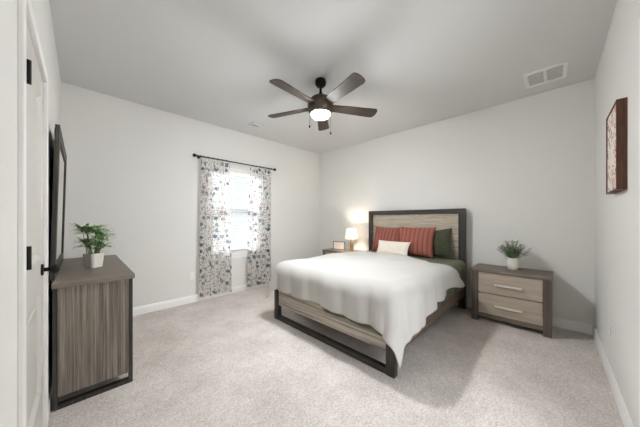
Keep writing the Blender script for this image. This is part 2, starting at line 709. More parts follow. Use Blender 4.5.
baseboard('baseboard_back', (XL, YW), (XH, YW), (0, -1))
baseboard('baseboard_headboard', (XH, YR), (XH, YW), (-1, 0))
baseboard('baseboard_right', (DX1 + .06, YR), (XH, YR), (0, 1))
baseboard('baseboard_right_near', (XL, YR), (DX0 - .06, YR), (0, 1))
baseboard('baseboard_left', (XL, LY1 + .065), (XL, YW), (1, 0))

# closet door in the left wall
CF = XL + .014
trim = MB()
trim.box(XL, CF, LY0 - .065, LY0 - .006, 0, LDZ + .006, .003)
trim.box(XL, CF, LY1 + .006, LY1 + .065, 0, LDZ + .006, .003)
trim.box(XL, CF, LY0 - .065, LY1 + .065, LDZ + .006, LDZ + .064, .003)
trim.box(XL - .068, XL, LY0 - .012, LY0 - .003, 0, LDZ + .012, 0)
trim.box(XL - .068, XL, LY1 + .003, LY1 + .012, 0, LDZ + .012, 0)
trim.box(XL - .068, XL, LY0 - .012, LY1 + .012, LDZ + .003, LDZ + .012, 0)
struct(trim.build('trim_1', M['trim']), 'white casing around the left door')
dm = MB()
dx0, dx1 = XL - .037, XL - .002
st = .105
zs = [(.012, .27), (.83, 1.02), (LDZ - .12, LDZ - .002)]
dm.box(dx0, dx1, LY0, LY0 + st, .012, LDZ - .002, .002).box(dx0, dx1, LY1 - st, LY1, .012, LDZ - .002, .002)
for z0, z1 in zs:
    dm.box(dx0, dx1, LY0 + st, LY1 - st, z0, z1, .001)
for z0, z1 in ((.27, .83), (1.02, LDZ - .12)):
    dm.box(dx0 + .006, dx1 - .016, LY0 + st, LY1 - st, z0, z1, 0)
    # bevelled moulding around each recessed panel
    y0, y1, g = LY0 + st, LY1 - st, .022
    xa, xb = dx1, dx1 - .016
    q = [((xa, y0, z0), (xb, y0 + g, z0 + g)), ((xa, y1, z0), (xb, y1 - g, z0 + g)), ((xa, y1, z1), (xb, y1 - g, z1 - g)), ((xa, y0, z1), (xb, y0 + g, z1 - g))]
    for k in range(4):
        a, b = q[k], q[(k + 1) % 4]
        dm.face([a[0], b[0], b[1], a[1]])
    dm.box(dx1 - .02, dx1 - .009, y0 + .06, y1 - .06, z0 + .06, z1 - .06, .006)
door = struct(dm.build('door_1', M['door'], at=(XL, LY0, 0)), 'closed white two panel door with black hinges')
for zc in (.40, 1.088, 1.772):
    h = MB().cyl((XL + .018, LY0 - .001, zc - .043), (XL + .018, LY0 - .001, zc + .043), .0075, seg=12)
    h.box(XL - .003, XL + .013, LY0 - .003, LY0 + .002, zc - .044, zc + .044, .0005)
    h.build('hinge', M['black_metal'], door, smooth=True)
kz, ky = .95, LY1 - .095
k = MB()
k.cyl((XL - .002, ky, kz), (XL + .007, ky, kz), .033, .030, seg=28)
k.cyl((XL + .007, ky, kz), (XL + .035, ky, kz), .011, seg=16)
k.sphere((XL + .048, ky, kz), .027, (.75, 1, 1), 24)
k.build('door_knob', M['black_metal'], door, smooth=True)

# casing of the added out-of-view doorway
t2 = MB()
t2.box(DX0 - .057, DX0 + .004, YR, YR + .017, 0, DZ, .003)
t2.box(DX1 - .004, DX1 + .057, YR, YR + .017, 0, DZ, .003)
t2.box(DX0 - .057, DX1 + .057, YR, YR + .017, DZ - .004, DZ + .057, .003)
struct(t2.build('trim_2', M['trim']), 'white casing around the added out-of-view doorway')

# window
wf = MB()
fy0, fy1 = YW + .055, YW + .11
fw = .045
wf.box(WX0, WX0 + fw, fy0, fy1, WZ0, WZ1, .003).box(WX1 - fw, WX1, fy0, fy1, WZ0, WZ1, .003)
wf.box(WX0 + fw, WX1 - fw, fy0, fy1, WZ1 - fw, WZ1, .003).box(WX0 + fw, WX1 - fw, fy0, fy1, WZ0, WZ0 + fw, .003)
win = struct(wf.build('window_1', M['vinyl'], at=((WX0 + WX1) / 2, YW, WZ0)), 'white vinyl single hung window behind the blind')
zm = 1.37
sa = MB()
sa.box(WX0 + fw, WX1 - fw, fy0 - .004, fy1 - .01, zm - .03, zm + .03, .003)
sa.box(WX0 + fw, WX0 + fw + .03, fy0 + .006, fy1 - .015, WZ0 + fw, zm, .002).box(WX1 - fw - .03, WX1 - fw, fy0 + .006, fy1 - .015, WZ0 + fw, zm, .002)
sa.box(WX0 + fw, WX1 - fw, fy0 + .006, fy1 - .015, WZ0 + fw, WZ0 + fw + .04, .002)
sa.build('window_sash', M['vinyl'], win)
MB().box(WX0 + fw, WX1 - fw, fy0 + .025, fy0 + .029, WZ0 + fw, WZ1 - fw, 0).build('window_pane', M['glass'], win)
si = MB().box(WX0 - .03, WX1 + .03, YW - .025, YW + .055, WZ0 - .02, WZ0 + .002, .004)
si.box(WX0 - .02, WX1 + .02, YW - .012, YW, WZ0 - .075, WZ0 - .02, .003)
si.build('window_sill', M['trim'], win)

# ---------------------------------------------------------------- window blind
bl = thing('window_blind', 'white horizontal slat blind in the window between the floral curtains', 'blind', ((WX0 + WX1) / 2, YW + .03, WZ0 + .004))
MB().box(WX0 + .008, WX1 - .008, YW - .002, YW + .05, WZ1 - .075, WZ1 - .001, .003).build('head_rail', M['white_plastic'], bl)
sl = MB()
n = 27
tilt = math.radians(-14)
for k in range(n):
    z = WZ0 + .05 + k * (WZ1 - .10 - WZ0 - .05) / (n - 1)
    R = Matrix.Translation((0, YW + .024, z)) @ Matrix.Rotation(tilt, 4, 'X')
    sl.box(WX0 + .012, WX1 - .012, -.024, .024, -.0014, .0014, 0, mx=R)
sl.build('slats', M['blind'], bl)
MB().box(WX0 + .010, WX1 - .010, YW, YW + .048, WZ0 + .006, WZ0 + .026, .003).build('bottom_rail', M['white_plastic'], bl)
for x in (WX0 + .18, WX1 - .18):
    MB().cyl((x, YW - .001, WZ0 + .02), (x, YW - .001, WZ1 - .07), .0012, seg=6).build('ladder_cord', M['white_plastic'], bl)
MB().cyl((WX0 + .42, YW - .006, 1.0), (WX0 + .42, YW - .006, WZ1 - .07), .004, seg=8).build('tilt_wand', M['white_plastic'], bl)

# ---------------------------------------------------------------- curtain rod and curtains
RY, RZ = YW - .085, 2.18
rod = thing('curtain_rod', 'black metal curtain rod with ball finials above the window', 'curtain rod', (1.87, YW, RZ))
MB().cyl((1.19, RY, RZ), (2.56, RY, RZ), .0095, seg=16).build('rod', M['black_metal'], rod, smooth=True)
for sx, x in ((-1, 1.19), (1, 2.56)):
    MB().cyl((x, RY, RZ), (x - sx * .02, RY, RZ), .014, seg=16).sphere((x + sx * .018, RY, RZ), .026).build('finial', M['black_metal'], rod, smooth=True)
for x in (1.255, 2.50):
    MB().cyl((x, RY, RZ), (x, YW, RZ), .006, seg=10).cyl((x, YW - .006, RZ), (x, YW, RZ), .022, seg=18).cyl((x - .006, RY, RZ), (x + .006, RY, RZ), .015, seg=14).build('bracket', M['black_metal'], rod, smooth=True)


def curtain(label, xt0, xt1, xb0, xb1, zb0, zb1, folds, ph):
    W = 1.15

    def fn(u, v):
        # v: 0 top .. 1 hem
        zt = RZ - .016
        zb = zb0 + (zb1 - zb0) * u
        z = zt + (zb - zt) * v
        e = v ** .8
        x0 = xt0 + (xb0 - xt0) * e
        x1 = xt1 + (xb1 - xt1) * e
        a = 2 * PI * folds * u + ph
        amp = .018 + .020 * min(1, v * 2)
        x = x0 + (x1 - x0) * u + .010 * math.sin(2 * a)
        y = RY + amp * math.sin(a) + .012 * math.sin(a * .43 + 1.3 + v * 2) * v + .006 * noise.noise((u * 6, v * 5, ph))
        y = min(y, YW - .03)
        return Vector((x, y, z))
    m = MB().grid(fn, 120, 60, uv=lambda u, v: (u * W + ph, v * 2.1))
    cur = m.build('floral_curtain', M['curtain'], at=((xb0 + xb1) / 2, RY, 0), smooth=True)
    tag(cur, label, 'curtain', 'floral curtains at the window')
    nt_ = 6
    for i in range(nt_):
        u = (i + .5) / nt_
        x = xt0 + (xt1 - xt0) * u
        ring = [Vector((x, RY + .0135 * math.cos(q * PI / 8), RZ + .0135 * math.sin(q * PI / 8))) for q in range(-4, 13)]
        tb = MB()
        for a, b in zip(ring, ring[1:]):
            tb.face([a + Vector((-.016, 0, 0)), a + Vector((.016, 0, 0)), b + Vector((.016, 0, 0)), b + Vector((-.016, 0, 0))])
        tb.build('curtain_tab', M['curtain'], cur)
    return cur


curtain('white floral sheer curtain on the left side of the window, hanging near the outlet', 1.265, 1.70, 1.225, 1.735, .075, .06, 5.0, .3)
curtain('white floral sheer curtain on the right side of the window, nearest the bed', 2.09, 2.515, 2.02, 2.51, .075, .06, 5.0, 2.1)

# ---------------------------------------------------------------- ceiling fan
FX, FY = 1.82, 1.79
fan = thing('ceiling_fan', 'dark bronze ceiling fan with five blades and a lit white globe', 'ceiling fan', (FX, FY, ZC))
MB().lathe([(.02, -.080), (.042, -.073), (.057, -.052), (.060, -.026), (.054, -.004), (.052, 0)], (FX, FY, ZC)).build('canopy', M['black_metal'], fan, smooth=True)
MB().cyl((FX, FY, 2.56), (FX, FY, ZC - .075), .0135).lathe([(.015, .05), (.024, .022), (.028, 0)], (FX, FY, 2.560)).build('downrod', M['black_metal'], fan, smooth=True)
MB().lathe([(.028, .100), (.066, .092), (.104, .072), (.128, .042), (.140, .008), (.141, -.022), (.136, -.052), (.124, -.080), (.108, -.094)], (FX, FY, 2.465)).build('motor_housing', M['bronze'], fan, smooth=True)
MB().lathe([(.104, .006), (.103, -.004), (.096, -.022), (.078, -.040), (.052, -.052), (.022, -.058), (.003, -.059)], (FX, FY, 2.378)).build('light_globe', M['globe'], fan, smooth=True)
for k in range(5):
    ang = math.radians(-103.4 + 72 * k)
    # blade along local +x, pitched about its length
    poly = []
    r0, r1, w0, w1 = .125, .648, .052, .074
    poly += [(r0, -w0), (r0 + .06, -w0 - .003)]
    poly += [(r1 - .035, -w1), (r1 - .012, -w1 + .008), (r1, -w1 + .03), (r1 + .004, 0), (r1 - .004, w1 - .03), (r1 - .018, w1 - .008), (r1 - .045, w1)]
    poly += [(r0 + .06, w0 + .003), (r0, w0)]
    Rm = Matrix.Translation((FX, FY, 2.447)) @ Matrix.Rotation(ang, 4, 'Z') @ Matrix.Rotation(math.radians(-12), 4, 'X')
    m = MB().prism(poly, -.004, .004)
    b = m.build('blade', M['blade'], None, at=(0, 0, 0))
    b.parent = fan
    b.matrix_local = Matrix.Translation(-ORG[fan]) @ Rm
    ORG[b] = ORG[fan]
    br = MB().prism([(.10, -.02), (.17, -.03), (.24, -.022), (.25, 0), (.24, .022), (.17, .03), (.10, .02)], .004, .009)
    br.cyl((.17, -.014, .008), (.17, -.014, .012), .005, seg=10).cyl((.17, .014, .008), (.17, .014, .012), .005, seg=10).cyl((.225, 0, .008), (.225, 0, .012), .005, seg=10)
    bo = br.build('blade_bracket', M['bronze'], None, at=(0, 0, 0))
    bo.parent = b
for (dx, dy, zb) in ((-.105, .062, 2.215), (.118, -.04, 2.175)):
    pc = MB()
    for q in range(24):
        z = 2.42 - (2.42 - zb - .02) * q / 23
        pc.sphere((FX + dx, FY + dy, z), .0022, seg=6)
    pc.cyl((FX + dx, FY + dy, 2.43), (FX + dx, FY + dy, zb + .02), .0009, seg=6)
    c = pc.build('pull_chain', M['pendant'], fan)
    MB().lathe([(.003, .028), (.008, .02), (.009, .006), (.004, 0)], (FX + dx, FY + dy, zb - .004), 12).build('chain_pendant', M['pendant'], c, smooth=True)

# ---------------------------------------------------------------- ceiling vents and outlets


def vent(label, x0, x1, y0, y1, tilts, fm='white_plastic'):
    cx, cy = (x0 + x1) / 2, (y0 + y1) / 2
    t = thing('ceiling_vent', label, 'air vent', (cx, cy, ZC))
    f = MB()
    e = .03
    z0, z1 = ZC - .012, ZC
    f.box(x0, x0 + e, y0, y1, z0, z1, .003).box(x1 - e, x1, y0, y1, z0, z1, .003)
    f.box(x0 + e, x1 - e, y0, y0 + e, z0, z1, .003).box(x0 + e, x1 - e, y1 - e, y1, z0, z1, .003)
    f.box(x0 + e, x1 - e, cy - .012, cy + .012, z0, z1, .002)
    f.build('vent_frame', M[fm], t)
    MB().box(x0 + e, x1 - e, y0 + e, y1 - e, ZC - .002, ZC - .0005, 0).build('duct_opening', M['dark_slot'], t)
    for s_, (ya, yb) in ((1, (y0 + e, cy - .012)), (-1, (cy + .012, y1 - e))):
        l = MB()
        n_ = 9
        for q in range(n_):
            x = x0 + e + (q + .5) * (x1 - x0 - 2 * e) / n_
            Rm = Matrix.Translation((x, 0, ZC - .0075)) @ Matrix.Rotation(math.radians(tilts[s_ > 0]), 4, 'Y')
            l.box(-.013, .013, ya, yb, -.0006, .0006, 0, mx=Rm)
        l.build('louvers', M['white_plastic'], t)
    return t


vent('white ceiling air vent at upper right, above the nightstand corner', 3.24, 3.59, -.095, .225, (-8, -8))
vent('small ceiling air vent near the window wall, left of the fan', 1.86, 2.04, 3.25, 3.45, (-38, 38), 'ceiling')


def outlet(label, c, n):
    """c on the wall surface, n: axis the wall faces ('+y' or '-y')"""
    sy = 1 if n == '+y' else -1
    t = thing('wall_outlet', label, 'outlet', c)

    def yb(a, b):
        q = sorted((c[1] + sy * a, c[1] + sy * b))
        return q
    y0, y1 = yb(0, .006)
    MB().box(c[0] - .035, c[0] + .035, y0, y1, c[2] - .057, c[2] + .057, .0025).build('cover_plate', M['white_plastic'], t)
    for dz in (-.02, .02):
        y0, y1 = yb(.004, .008)
        r = MB().box(c[0] - .016, c[0] + .016, y0, y1, c[2] + dz - .014, c[2] + dz + .014, .001).build('receptacle', M['white_plastic'], t)
        y0, y1 = yb(.0075, .0085)
        MB().box(c[0] - .007, c[0] - .005, y0, y1, c[2] + dz - .004, c[2] + dz + .006, 0).box(c[0] + .005, c[0] + .007, y0, y1, c[2] + dz - .004, c[2] + dz + .006, 0).build('slots', M['dark_slot'], r)


outlet('white wall outlet on the right wall below the framed art', (2.875, YR, .40), '+y')
outlet('white wall outlet left of the left floral curtain', (1.165, YW, .395), '-y')

# ---------------------------------------------------------------- dresser
DX_0, DX_1, DY_0, DY_1, DH = -.128, .278, 2.278, 3.66, .82
dr = thing('dresser', 'grey brown wooden dresser against the left wall with a dark framed side', 'dresser', ((DX_0 + DX_1) / 2, (DY_0 + DY_1) / 2, 0))
MB().box(DX_0 - .004, DX_1 + .012, DY_0 - .012, DY_1 + .012, DH - .034, DH, .004).build('top', M['dresser_top'], dr)
fr = .022
zb, zt = .078, DH - .034
for y0, y1 in ((DY_0, DY_0 + .045), (DY_1 - .045, DY_1)):
    f = MB().box(DX_0, DX_0 + fr, y0, y1, 0, zt, .002).box(DX_1 - fr, DX_1, y0, y1, 0, zt, .002).box(DX_0 + fr, DX_1 - fr, y0, y1, 0, .028, .002)
    f.build('side_frame', M['dark_z'], dr)
    ya, yb_ = (y0 + .006, y1 - .01) if y0 == DY_0 else (y0 + .01, y1 - .006)
    MB().box(DX_0 + fr, DX_1 - fr, ya, yb_, zb, zt, .001).build('side_panel', M['dresser_side'], dr)
MB().box(DX_0, DX_0 + .01, DY_0 + .045, DY_1 - .045, .08, zt, 0).box(DX_0 + .01, DX_1 - .03, DY_0 + .045, DY_1 - .045, .08, .1, 0).build('case', M['dark_y'], dr)
MB().box(DX_1 - .035, DX_1 - .012, DY_0 + .045, DY_1 - .045, .078, .105, .002).build('apron', M['dark_y'], dr)
ym = (DY_0 + DY_1) / 2
for (ya, yb_) in ((DY_0 + .049, ym - .003), (ym + .003, DY_1 - .049)):
    for q in range(3):
        z0 = .108 + q * .226
        d = MB().box(DX_1 - .03, DX_1 - .006, ya, yb_, z0, z0 + .221, .002).build('drawer', M['dresser_front'], dr)
        yc, zc = (ya + yb_) / 2, z0 + .12
        hh = MB().box(DX_1 + .012, DX_1 + .020, yc - .11, yc + .11, zc - .006, zc + .006, .002)
        for s_ in (-.095, .095):
            hh.cyl((DX_1 - .007, yc + s_, zc), (DX_1 + .014, yc + s_, zc), .004, seg=10)
        hh.build('handle', M['nickel'], d, smooth=True)

# dresser mirror, standing on the dresser top, leaning a little forward
my0, my1, mz0, mz1 = 2.385, 3.52, DH, 1.875
mi = thing('dresser_mirror', 'large dark framed mirror standing on the dresser beside the door', 'mirror', (-.11, (my0 + my1) / 2, DH))
Rt = Matrix.Translation((-.1345, 0, DH)) @ Matrix.Rotation(math.radians(1.3), 4, 'Y') @ Matrix.Translation((0, 0, -DH))
fwid = .085
f = MB()
f.box(-.011, .011, my0, my0 + fwid, mz0, mz1, .002, mx=Rt).box(-.011, .011, my1 - fwid, my1, mz0, mz1, .002, mx=Rt)
f.box(-.011, .011, my0 + fwid, my1 - fwid, mz1 - fwid, mz1, .002, mx=Rt).box(-.011, .011, my0 + fwid, my1 - fwid, mz0, mz0 + fwid, .002, mx=Rt)
f.build('frame', M['dark_z'], mi)
MB().box(.0005, .0035, my0 + fwid - .004, my1 - fwid + .004, mz0 + fwid - .004, mz1 - fwid + .004, 0, mx=Rt).build('mirror_glass', M['mirror'], mi)
MB().box(-.0140, -.0111, my0 + .02, my1 - .02, mz0 + .02, mz1 - .02, 0, mx=Rt).box(-.0115, .0, my0 + fwid - .004, my1 - fwid + .004, mz0 + fwid - .004, mz1 - fwid + .004, 0, mx=Rt).build('backing_board', M['black'], mi)

# potted plant on the dresser
PX, PY = .079, 2.84
pl = thing('potted_plant', 'green leafy plant in a square white ceramic pot on the dresser', 'plant', (PX, PY, DH))
R45 = Matrix.Translation((PX, PY, DH)) @ Matrix.Rotation(math.radians(38), 4, 'Z') @ Matrix.Diagonal((.88, .88, .98, 1))
b = bmesh.new()


def sq(r, z):
    pts = []
    for q in range(4):
        a = q * PI / 2 + PI / 4
        for da in (-.16, 0, .16):
            rr = r * (1.0 if da == 0 else .985)
            pts.append(b.verts.new((rr * math.cos(a + da), rr * math.sin(a + da), z)))
    return pts


rings = [sq(.062, 0), sq(.067, .03), sq(.073, .085), sq(.078, .122), sq(.072, .123), sq(.066, .10), sq(.02, .098)]
for a, c in zip(rings, rings[1:]):
    for q in range(12):
        b.faces.new((a[q], a[(q + 1) % 12], c[(q + 1) % 12], c[q]))
b.faces.new(rings[0][::-1])
b.faces.new(rings[-1])
m = MB()
m.merge(b, R45)
m.build('pot', M['pot'], pl)
MB().prism([(.062 * math.cos(q * PI / 2 + PI / 4), .062 * math.sin(q * PI / 2 + PI / 4)) for q in range(4)], .1, .112, mx=R45).build('soil', M['soil'], pl)


def leaf(m, base, d, up, length, width, droop, nseg=5):
    d = Vector(d).normalized()
    side = d.cross(Vector((0, 0, 1)))
    if side.length < 1e-3:
        side = Vector((1, 0, 0))
    side.normalize()
    rows = []
    p = Vector(base)
    dirv = (d + Vector((0, 0, up))).normalized()
    for q in range(nseg + 1):
        t = q / nseg
        wd = width * math.sin(PI * (0.12 + .88 * t)) ** .8 if t < 1 else .0004
        nrm = side.cross(dirv)
        rows.append((p + side * wd / 2 + nrm * wd * .12, p.copy(), p - side * wd / 2 + nrm * wd * .12))
        p = p + dirv * (length / nseg)
        dirv = (dirv + Vector((0, 0, -droop / nseg))).normalized()
    vr = [[m.bm.verts.new(x) for x in r] for r in rows]
    for a, c in zip(vr, vr[1:]):
        m.bm.faces.new((a[0], a[1], c[1], c[0]))
        m.bm.faces.new((a[1], a[2], c[2], c[1]))


rnd = random.Random(5)
fo, stm = MB(), MB()
for k in range(20):
    a = rnd.uniform(0, 2 * PI)
    r = rnd.uniform(.0, .045)
    bx, by = PX + r * math.cos(a), PY + r * math.sin(a)
    hgt = rnd.uniform(.06, .235)
    top = Vector((bx + .03 * math.cos(a), by + .03 * math.sin(a), DH + .11 + hgt))
    stm.cyl((bx, by, DH + .105), top, .0028, .002, seg=7)
    nl = rnd.randint(10, 13)
    for q in range(nl):
        la = 2 * PI * q / nl + rnd.uniform(-.3, .3)
        ln = rnd.uniform(.07, .125)
        leaf(fo, top - Vector((0, 0, .012 * (q % 3))), (math.cos(la), math.sin(la), 0), rnd.uniform(.25, 1.1), ln, rnd.uniform(.017, .026), rnd.uniform(.6, 1.5))
for la, ln in ((2.45, .20), (2.3, .17), (-.7, .19), (-.5, .17)):
    leaf(fo, (PX, PY, DH + .15), (math.cos(la), math.sin(la), 0), .45, ln, .015, .7)
stm.build('stems', M['stem'], pl, smooth=True)
fo.build('foliage', M['leaf'], pl, smooth=True)

# ---------------------------------------------------------------- bed
BX0, BX1, BY0, BY1 = 1.70, 3.80, .875, 2.485
bed = thing('bed', 'queen bed with greige wood headboard panel and dark brown wooden frame', 'bed', ((BX0 + BX1) / 2, (BY0 + BY1) / 2, 0))
lw = .075
for y0 in (BY0, BY1 - lw):
    MB().box(BX0, BX0 + lw * .75, y0, y0 + lw, 0, .415, .004).build('front_leg', M['dark_z'], bed)
MB().box(BX0 + .004, BX0 + .05, BY0 + lw, BY1 - lw, 0, .052, .003).build('foot_bar', M['dark_y'], bed)
MB().box(BX0 + .01, BX0 + .045, BY0 + lw, BY1 - lw, .182, .405, .003).build('foot_panel', M['foot_panel'], bed)
for y0 in (BY0 + .006, BY1 - .036):
    MB().box(BX0 + lw * .75, BX1 - .075, y0, y0 + .03, .165, .40, .003).build('side_rail', M['rail'], bed)
hb0, hb1 = BX1 - .075, BX1
HT = 1.39
HY0, HY1 = BY0 - .005, 2.425
for y0 in (HY0, HY1 - .085):
    MB().box(hb0, hb1, y0, y0 + .085, 0, HT - .072, .004).build('headboard_post', M['dark_z'], bed)
MB().box(hb0, hb1, HY0, HY1, HT - .072, HT, .004).build('headboard_top_rail', M['dark_y'], bed)
MB().box(hb0 + .022, hb1 - .01, HY0 + .083, HY1 - .083, .30, HT - .07, .002).build('headboard_panel', M['head_panel'], bed)
sp = MB()
for q in range(12):
    x = BX0 + .15 + q * .16
    sp.box(x, x + .07, BY0 + .036, BY1 - .036, .30, .32, .002)
sp.build('slats', M['dark_y'], bed)

mt = MB().box(BX0 + .055, hb0 - .005, BY0 + .05, BY1 - .05, .32, .655, .05).build('mattress', M['mattress'], at=((BX0 + hb0) / 2, (BY0 + BY1) / 2, .32), smooth=True)
tag(mt, 'pale mattress lying in the bed frame under the bedding', 'mattress')


def interp(x, pts):
    if x <= pts[0][0]:
        return pts[0][1]
    for (a, b), (c, d) in zip(pts, pts[1:]):
        if x <= c:
            t = (x - a) / (c - a)
            t = t * t * (3 - 2 * t)
            return b + (d - b) * t
    return pts[-1][1]


def drape(px, py, rect, H, r, extra, wr):
    """cloth over a box: point of the flat cloth -> point in space"""
    x0, y0, y1 = rect
    qx, qy = max(px, x0), min(max(py, y0), y1)
    d = Vector((px - qx, py - qy))
    L = d.length
    cx = (qx - 2.7)
    crown = .008 * (1 - ((qy - (y0 + y1) / 2) / ((y1 - y0) / 2)) ** 2) * min(1, (qx - x0) / .4)
    nz = wr * (noise.noise((qx * 2.3, qy * 2.3, 1.7)) + .45 * noise.noise((qx * 6 + qy * 3, qy * 5, 4.2)))
    z = H + crown + nz
    if L < 1e-6:
        return Vector((qx, qy, z))
    n = d / L
    arc = r * PI / 2
    if L < arc:
        a = L / r
        off, drop = r * math.sin(a), r * (1 - math.cos(a))
    else:
        fl = .03 + .36 * max(0, n.y)
        off, drop = r + fl * (L - arc), r + (L - arc) * (1 - fl * fl * .5)
    ang = math.atan2(n.y, n.x)
    per = qx * 1.0 - qy * 1.0 + ang * .16
    k = min(1, max(0, L - .03) / .28)
    off += k * (extra + .015 * math.sin(per * 19 + 1.1 * math.sin(per * 5.3)) + .005 * math.sin(per * 43 + 2))
    off += k * .012 * noise.noise((px * 5, py * 5, 9))
    return Vector((qx + n.x * off, qy + n.y * off, z * 1.0 - drop))


def ground_clamp(v):
    v.z = max(v.z, .03)
    return v


# olive blanket
gr_rect = (BX0 + .095, BY0 + .075, BY1 - .125)


def green_fn(u, v):
    xf = gr_rect[0] - (interp(v, [(.1, .405), (.3, .40), (.45, .375), (.6, .30), (1, .28)]) + .012 * math.sin(v * 16))
    xh = hb0 - .015
    px = xf + (xh - xf) * u
    ylo = gr_rect[1] - interp(px, [(1.3, .30), (2.2, .33), (2.6, .36), (3.0, .37), (3.7, .36)])
    yhi = gr_rect[2] + .30
    py = ylo + (yhi - ylo) * v
    return ground_clamp(drape(px, py, gr_rect, .666, .09, .004, .006))


g = MB().grid(green_fn, 100, 90).build('blanket', M['green'], at=(2.7, 1.68, .66), smooth=True)
tag(g, 'olive green blanket covering the bed below the white comforter', 'blanket')
sm = g.modifiers.new('thickness', 'SOLIDIFY')
sm.thickness = .012
sm.offset = 1

wh_rect = (BX0 + .102, BY0 + .072, BY1 - .115)


def white_fn(u, v):
    xf = wh_rect[0] - interp(v, [(.17, .47), (.26, .40), (.5, .385), (1, .385)])
    xh = interp(v, [(0, 3.32), (.07, 3.18), (.14, 2.97), (.2, 2.99), (.26, 3.06), (.5, 3.26), (.7, 3.22), (.86, 3.05), (1, 3.0)])
    px = xf + (xh - xf) * u
    ov = interp(px, [(1.36, .49), (1.76, .485), (2.0, .445), (2.28, .37), (2.47, .335), (2.8, .28), (3.3, .355)])
    ylo = wh_rect[1] - ov
    yhi = wh_rect[2] + .37
    py = ylo + (yhi - ylo) * v
    return ground_clamp(drape(px, py, wh_rect, .697, .13, .006, .019))


wbm = MB().grid(white_fn, 130, 120)
wc = wbm.build('comforter', M['white_cotton'], at=(2.4, 1.68, .70), smooth=True)
tag(wc, 'white comforter spread over the bed with corner hanging at the foot', 'comforter')
sm = wc.modifiers.new('thickness', 'SOLIDIFY')
sm.thickness = .018
sm.offset = 1


def pillow(name, label, cat, mname, base, w, h, t, lean, yaw, group=None, flop=0.0, roll=0.0):
    """base: bottom centre; stands in the y-z plane facing -x, leaning back by lean"""
    m = MB()
    R = Matrix.Translation(base) @ Matrix.Rotation(yaw, 4, 'Z') @ Matrix.Rotation(lean, 4, 'Y') @ Matrix.Rotation(roll, 4, 'X')

    def mk(sgn):
        def fn(u, v):
            a, b = 2 * u - 1, 2 * v - 1
            pin = .08
            y = w / 2 * a * (1 - pin * (1 - b * b) * 0 - pin * (1 - abs(b) ** 2.5))
            z = h / 2 + h / 2 * b * (1 - pin * (1 - abs(a) ** 2.5))
            th = t / 2 * ((1 - abs(a) ** 2.6) * (1 - abs(b) ** 2.6)) ** .48
            th *= 1 + .10 * noise.noise((a * 1.9 + base[1] * 7, b * 1.9, sgn * 3.0 + base[0]))
            z -= flop * (a * a) * max(0, b)
            # the bottom settles into the bedding
            return R @ Vector((sgn * th - .0 + .012 * noise.noise((a * 3, b * 3, base[1] * 9)) * (1 - abs(a)) * (1 - abs(b)), y, z))
        return fn
    m.grid(mk(-1), 36, 36)
    m.grid(mk(1), 36, 36)
    o = m.build(name, M[mname], at=base, smooth=True, weld=True)
    tag(o, label, cat, group)
    return o


TOPZ = .688
pillow('throw_pillow', 'dark green velvet pillow leaning on the headboard at far right', 'pillow', 'green_pillow', (3.585, 1.195, TOPZ), .44, .42, .15, math.radians(16), math.radians(5), roll=math.radians(-7))
pillow('throw_pillow', 'rust red knit pillow, the left one, nearest the table lamp', 'pillow', 'rust_knit', (3.55, 2.0, TOPZ), .53, .45, .18, math.radians(18), math.radians(-2), 'rust red knit pillows')
pillow('throw_pillow', 'rust red knit pillow on the right, in front of the green pillow', 'pillow', 'rust_knit', (3.445, 1.465, TOPZ), .54, .46, .18, math.radians(18), math.radians(4), 'rust red knit pillows')
pillow('lumbar_pillow', 'small cream knit lumbar pillow in front of the rust red pillows', 'pillow', 'cream_knit', (3.275, 1.745, TOPZ + .004), .54, .235, .11, math.radians(24), math.radians(-2))

# ---------------------------------------------------------------- nightstands
NX0, NX1, NY0, NY1, NH = 3.43, 3.835, .012, .732, .635
ns = thing('nightstand', 'grey brown two drawer nightstand right of the bed holding the lavender vase', 'nightstand', ((NX0 + NX1) / 2, (NY0 + NY1) / 2, 0), 'pair of nightstands beside the bed')
MB().box(NX0 - .012, NX1, NY0 - .008, NY1 + .008, NH - .036, NH, .003).build('top', M['ns_top'], ns)
pw = .07
for y0 in (NY0, NY1 - pw):
    MB().box(NX0 - .006, NX0 + .06, y0, y0 + pw, 0, NH - .036, .003).build('front_post', M['ns_post'], ns)
    yy = (y0, y0 + .03) if y0 == NY0 else (y0 + pw - .03, y0 + pw)
    MB().box(NX0 + .06, NX1 - .05, yy[0], yy[1], .055, NH - .036, .001).build('side_panel', M['ns_post'], ns)
    MB().box(NX1 - .05, NX1, y0, y0 + pw, 0, NH - .036, .003).build('rear_post', M['ns_post'], ns)
MB().box(NX1 - .02, NX1 - .008, NY0 + pw, NY1 - pw, .06, NH - .036, 0).build('back_panel', M['dark_y'], ns)
MB().box(NX0 + .004, NX0 + .03, NY0 + pw, NY1 - pw, .055, .10, .002).build('apron', M['ns_top'], ns)
for z0, z1 in ((.104, .344), (.354, NH - .042)):
    d = MB().box(NX0 + .002, NX0 + .024, NY0 + pw + .002, NY1 - pw - .002, z0, z1, .002).box(NX0 + .024, NX1 - .04, NY0 + pw + .02, NY1 - pw - .02, z0 + .02, z1 - .03, 0).build('drawer', M['ns_drawer'], ns)
    yc, zc = (NY0 + NY1) / 2, (z0 + z1) / 2 - .008
    hh = MB().box(NX0 - .026, NX0 - .016, yc - .125, yc + .125, zc - .0115, zc + .0115, .002)
    for s_ in (-.11, .11):
        hh.cyl((NX0 + .003, yc + s_, zc), (NX0 - .02, yc + s_, zc), .005, seg=10)
    hh.build('handle', M['nickel'], d, smooth=True)
n2 = copy_tree(ns)
n2.location.y = 2.95
n2.location.z = 0
n2['label'] = 'grey brown nightstand left of the bed under the lamp, mostly hidden'

